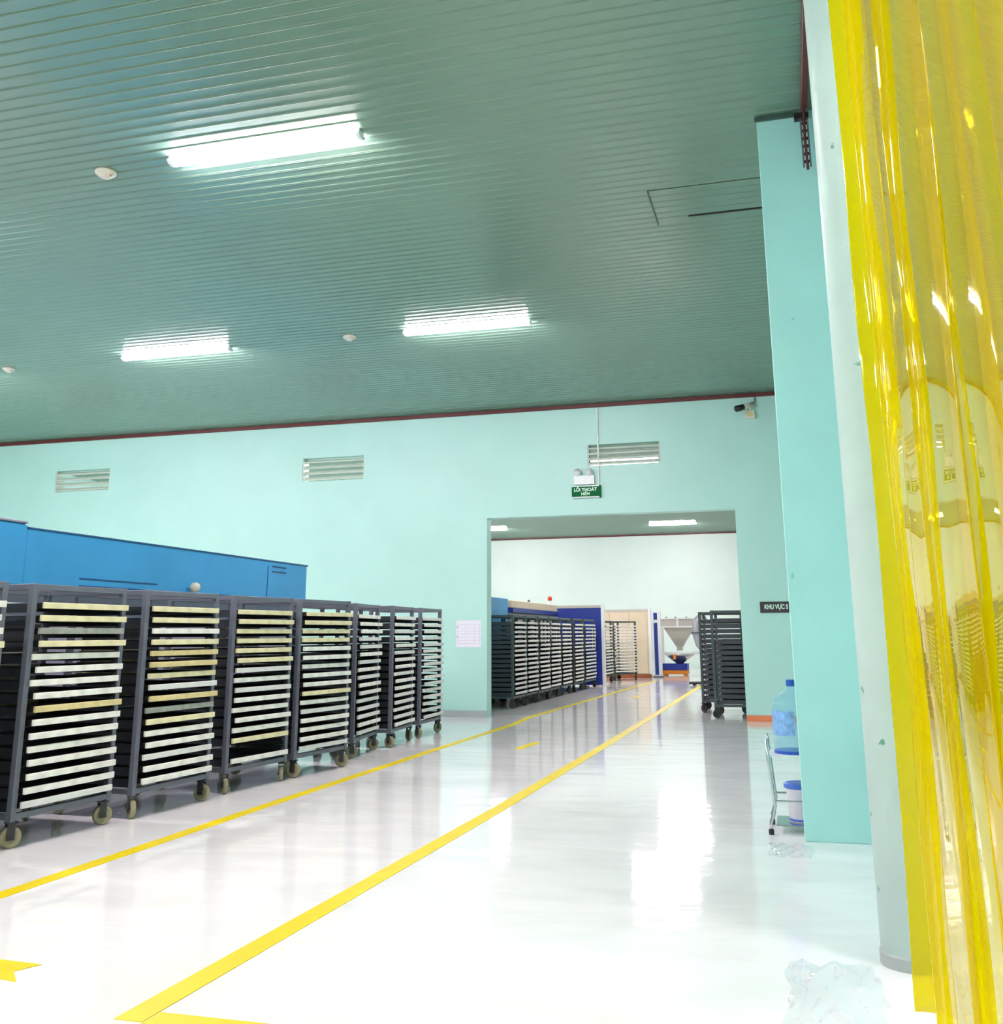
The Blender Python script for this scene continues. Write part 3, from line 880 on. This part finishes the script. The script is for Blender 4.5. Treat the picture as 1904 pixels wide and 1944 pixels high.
ob_ = tag(empty('orange_dolly', (-3.72, 33.0, 0.0)), 'orange dolly carrying the blue crate at the end of the lane', 'dolly')
obj('deck', bbox(-0.40, 0.40, -0.31, 0.31, 0.04, 0.163, 0.006), M['orange'], ob_)
for x in (-0.32, 0.32):
    obj('foot', bbox(x - 0.05, x + 0.05, -0.28, 0.28, 0.0, 0.04, 0.004), M['orange'], ob_)
dk = tag(empty('round_duct', (-2.78, 32.0, 0)), 'grey curved duct beside the hopper machine behind the dark racks', 'duct')
obj('duct_body', tube(NB(), [(0.12, 0, 1.85), (-0.12, 0, 1.65), (-0.14, 0, 1.3), (-0.05, 0, 0.98), (0.18, 0, 0.70), (0.30, 0, 0.02)], 0.14, 16), M['tank'], dk, True)
obj('flange', lathe(NB(), [(0.17, 1.28), (0.17, 1.34)], 20, (-0.14, 0, 0)), M['steel_dark'], dk)
bp_ = tag(empty('floor_plate', (-2.25, 26.8, 0)), 'low black wheeled base at the far end of the middle yellow line', 'dolly')
obj('deck', bbox(-0.42, 0.42, -0.25, 0.25, 0.035, 0.085, 0.006), M['black'], bp_)
for x in (-0.3, 0.3):
    obj('foot', bbox(x - 0.03, x + 0.03, -0.2, 0.2, 0.0, 0.035, 0.003), M['black'], bp_)

# ------------------------------------------------------------------ water stand by the pilaster
sx0, sx1, sy0, sy1 = -0.225, 0.135, 7.24, 7.62
st = tag(empty('bottle_stand', (-0.045, 7.43, 0)), 'chrome tube stand half hidden behind the mint pilaster', 'stand')
cxs, cys = -0.045, 7.43
for (x, y) in ((sx0, sy0), (sx0, sy1), (sx1, sy0), (sx1, sy1)):
    ux, uy = (x - cxs), (y - cys)
    sgx = 1 if ux > 0 else -1
    pts = [(ux + 0.005 * sgx, uy, 0.605), (ux * 0.98, uy, 0.45), (ux * 0.88, uy, 0.25), (ux * 0.84, uy, 0.18), (ux * 0.92, uy, 0.12), (ux * 1.02, uy, 0.07), (ux * 1.03, uy, 0.012)]
    lg = obj('leg', tube(NB(), pts, 0.011, 12), M['chrome'], st, True)
    obj('rubber_foot', lathe(NB(), [(0.017, 0.0), (0.018, 0.03), (0.012, 0.036)], 14, (ux * 1.03, uy, 0)), M['black'], lg)
obj('shelf', bbox(-0.172, 0.172, -0.185, 0.185, 0.485, 0.497, 0.003), M['white_frame'], st)
obj('lower_shelf', bbox(-0.15, 0.15, -0.185, 0.185, 0.052, 0.060, 0.003), M['chrome'], st)
for y in (-0.188, 0.188):
    obj('rail', tube(NB(), [(-0.165, y, 0.21), (0.165, y, 0.21)], 0.006, 8), M['chrome'], st)
for x in (-0.158, 0.158):
    obj('rail', tube(NB(), [(x, -0.188, 0.21), (x, 0.188, 0.21)], 0.006, 8), M['chrome'], st)
wb = tag(empty('water_bottle', (-0.045, 7.43, 0.4975)), 'large clear blue water bottle standing on the chrome stand', 'bottle')
prof = [(0.115, 0.0), (0.132, 0.012)]
for k in range(4):
    zb = 0.02 + k * 0.078
    prof += [(0.136, zb + 0.01), (0.138, zb + 0.05), (0.131, zb + 0.064), (0.131, zb + 0.072)]
prof += [(0.138, 0.335), (0.130, 0.352), (0.105, 0.372), (0.07, 0.395), (0.034, 0.412), (0.028, 0.425), (0.028, 0.45)]
obj('body', lathe(NB(), prof, 48), M['bottle'], wb, True)
obj('cap', lathe(NB(), [(0.031, 0.44), (0.033, 0.445), (0.033, 0.48), (0.028, 0.484)], 24), M['cap_blue'], wb)
obj('base_tray', lathe(NB(), [(0.139, -0.0005), (0.141, 0.018), (0.138, 0.020)], 40), M['cap_blue'], wb)
bm = NB()
for k in range(12):
    a0 = math.radians(165 + k * 9)
    a1 = math.radians(165 + (k + 1) * 9)
    bm.faces.new([bm.verts.new((0.1395 * math.cos(a), 0.1395 * math.sin(a), z)) for a, z in ((a0, 0.12), (a1, 0.12), (a1, 0.28), (a0, 0.28))])
lb_ = obj('printed_label', bm, M['label_blue'], wb)
md_ = lb_.modifiers.new('thickness', 'SOLIDIFY'); md_.thickness = 0.001
bk = tag(empty('bucket', (-0.015, 7.43, 0.061)), 'white bucket with a blue lid on the lower shelf of the stand', 'bucket')
obj('body', lathe(NB(), [(0.092, 0.0), (0.095, 0.004), (0.108, 0.20), (0.114, 0.205), (0.114, 0.215)], 36), M['bucket'], bk, True)
obj('lid', lathe(NB(), [(0.120, 0.212), (0.124, 0.218), (0.122, 0.24), (0.11, 0.245)], 36), M['lid_blue'], bk)
obj('bottom_band', lathe(NB(), [(0.0965, 0.006), (0.0985, 0.012), (0.0975, 0.02)], 36), M['lid_blue'], bk)

# clear plastic film left on the floor
def film(name, cx_, cy_, wx, wy, label, seed):
    r = random.Random(seed)
    n = 22
    bm = NB()
    vv = []
    ph = [r.uniform(0, 6) for _ in range(6)]
    for j in range(n + 1):
        row = []
        for i in range(n + 1):
            u, v = i / n - 0.5, j / n - 0.5
            edge = 1 + 0.05 * math.sin(5 * math.atan2(v, u) + ph[0]) + 0.05 * math.sin(11 * math.atan2(v, u) + ph[1])
            x = u * wx * edge
            y_ = v * wy * edge
            z = 0.006 + 0.002 * (1 + math.sin(17 * u + 9 * v + ph[2])) + 0.004 * max(0, math.sin(23 * u - 13 * v + ph[3])) ** 3 + 0.007 * max(0, math.sin(9 * v + 14 * u * u * 4 + ph[4])) ** 6
            row.append(bm.verts.new((x, y_, z)))
        vv.append(row)
    for j in range(n):
        for i in range(n):
            bm.faces.new((vv[j][i], vv[j][i + 1], vv[j + 1][i + 1], vv[j + 1][i]))
    o = obj(name, bm, M['film'], None, True)
    o.location = (cx_, cy_, 0)
    md = o.modifiers.new('thickness', 'SOLIDIFY')
    md.thickness = 0.0008
    md.use_rim = False
    return tag(o, label, 'plastic film')
film('plastic_film', 0.06, 4.18, 0.34, 0.75, 'wrinkled clear plastic film on the floor in front of the gate post', 3)
film('plastic_film', -0.10, 6.72, 0.26, 0.40, 'small crumpled clear plastic film on the floor before the pilaster', 8)

# ------------------------------------------------------------------ yellow strip curtain
def spline(pts, u):
    n = len(pts) - 1
    t = u * n
    i = min(int(t), n - 1)
    f = t - i
    p0, p1, p2, p3 = pts[max(i - 1, 0)], pts[i], pts[i + 1], pts[min(i + 2, n)]
    return tuple(0.5 * (2 * b + (c - a) * f + (2 * a - 5 * b + 4 * c - d) * f * f + (3 * b - a - 3 * c + d) * f ** 3)
                 for a, b, c, d in zip(p0, p1, p2, p3))
cur = tag(empty('strip_curtain', (0.281, 3.47, 0)), 'glossy yellow plastic strip curtain hanging at the right edge', 'curtain')
def curtain_strip(pts, zb, zt, seed):
    r = random.Random(seed)
    nu, nv = 20, 70
    bm = NB()
    vv = []
    p1, p2, p3, p4 = (r.uniform(0, 6) for _ in range(4))
    for j in range(nv + 1):
        tz = j / nv
        z = zb + (zt - zb) * tz
        hang = 1 - tz
        row = []
        for i in range(nu + 1):
            u = i / nu
            x, y_ = spline(pts, u)
            x += 0.006 * math.sin(1.6 * z + p2 + 1.5 * u) * (0.2 + hang) + 0.0022 * math.sin(5.3 * z + p3 + 6 * u)
            y_ += 0.012 * math.sin(1.1 * z + p1) * hang
            x += 0.004 * (u - 0.5) * math.sin(2.7 * z + p4)
            row.append(bm.verts.new((x - 0.29, y_ - 3.47, z + (0.03 * u if j == 0 else 0))))
        vv.append(row)
    for j in range(nv):
        for i in range(nu):
            bm.faces.new((vv[j][i], vv[j][i + 1], vv[j + 1][i + 1], vv[j + 1][i]))
    o = obj('strip', bm, M['pvc'], cur, True)
    md = o.modifiers.new('thickness', 'SOLIDIFY')
    md.thickness = 0.002
    return o
curtain_strip([(0.290, 3.47), (0.345, 3.42), (0.40, 3.33)], 0.20, 4.42, 1)
curtain_strip([(0.314, 3.20), (0.335, 3.17), (0.344, 3.06), (0.350, 2.92), (0.366, 2.85)], 0.15, 4.42, 2)
curtain_strip([(0.341, 2.93), (0.343, 2.80), (0.347, 2.68), (0.356, 2.60)], 0.13, 4.42, 3)
curtain_strip([(0.333, 2.62), (0.352, 2.58), (0.354, 2.40), (0.364, 2.26), (0.374, 2.17)], 0.12, 4.42, 4)
curtain_strip([(0.362, 2.30), (0.371, 2.27), (0.375, 2.10), (0.386, 1.95), (0.405, 1.88)], 0.11, 4.42, 5)
curtain_strip([(0.389, 2.03), (0.393, 1.80), (0.41, 1.62)], 0.11, 4.42, 6)
curtain_strip([(0.395, 1.72), (0.399, 1.50), (0.415, 1.35)], 0.11, 4.42, 7)
curtain_strip([(0.40, 1.45), (0.404, 1.22), (0.42, 1.08)], 0.11, 4.42, 8)
bm = tube(NB(), [(0.03, 0.06, 4.44), (0.12, -2.45, 4.44)], 0.02, 12)
obj('rail', bm, M['chrome'], cur, True)
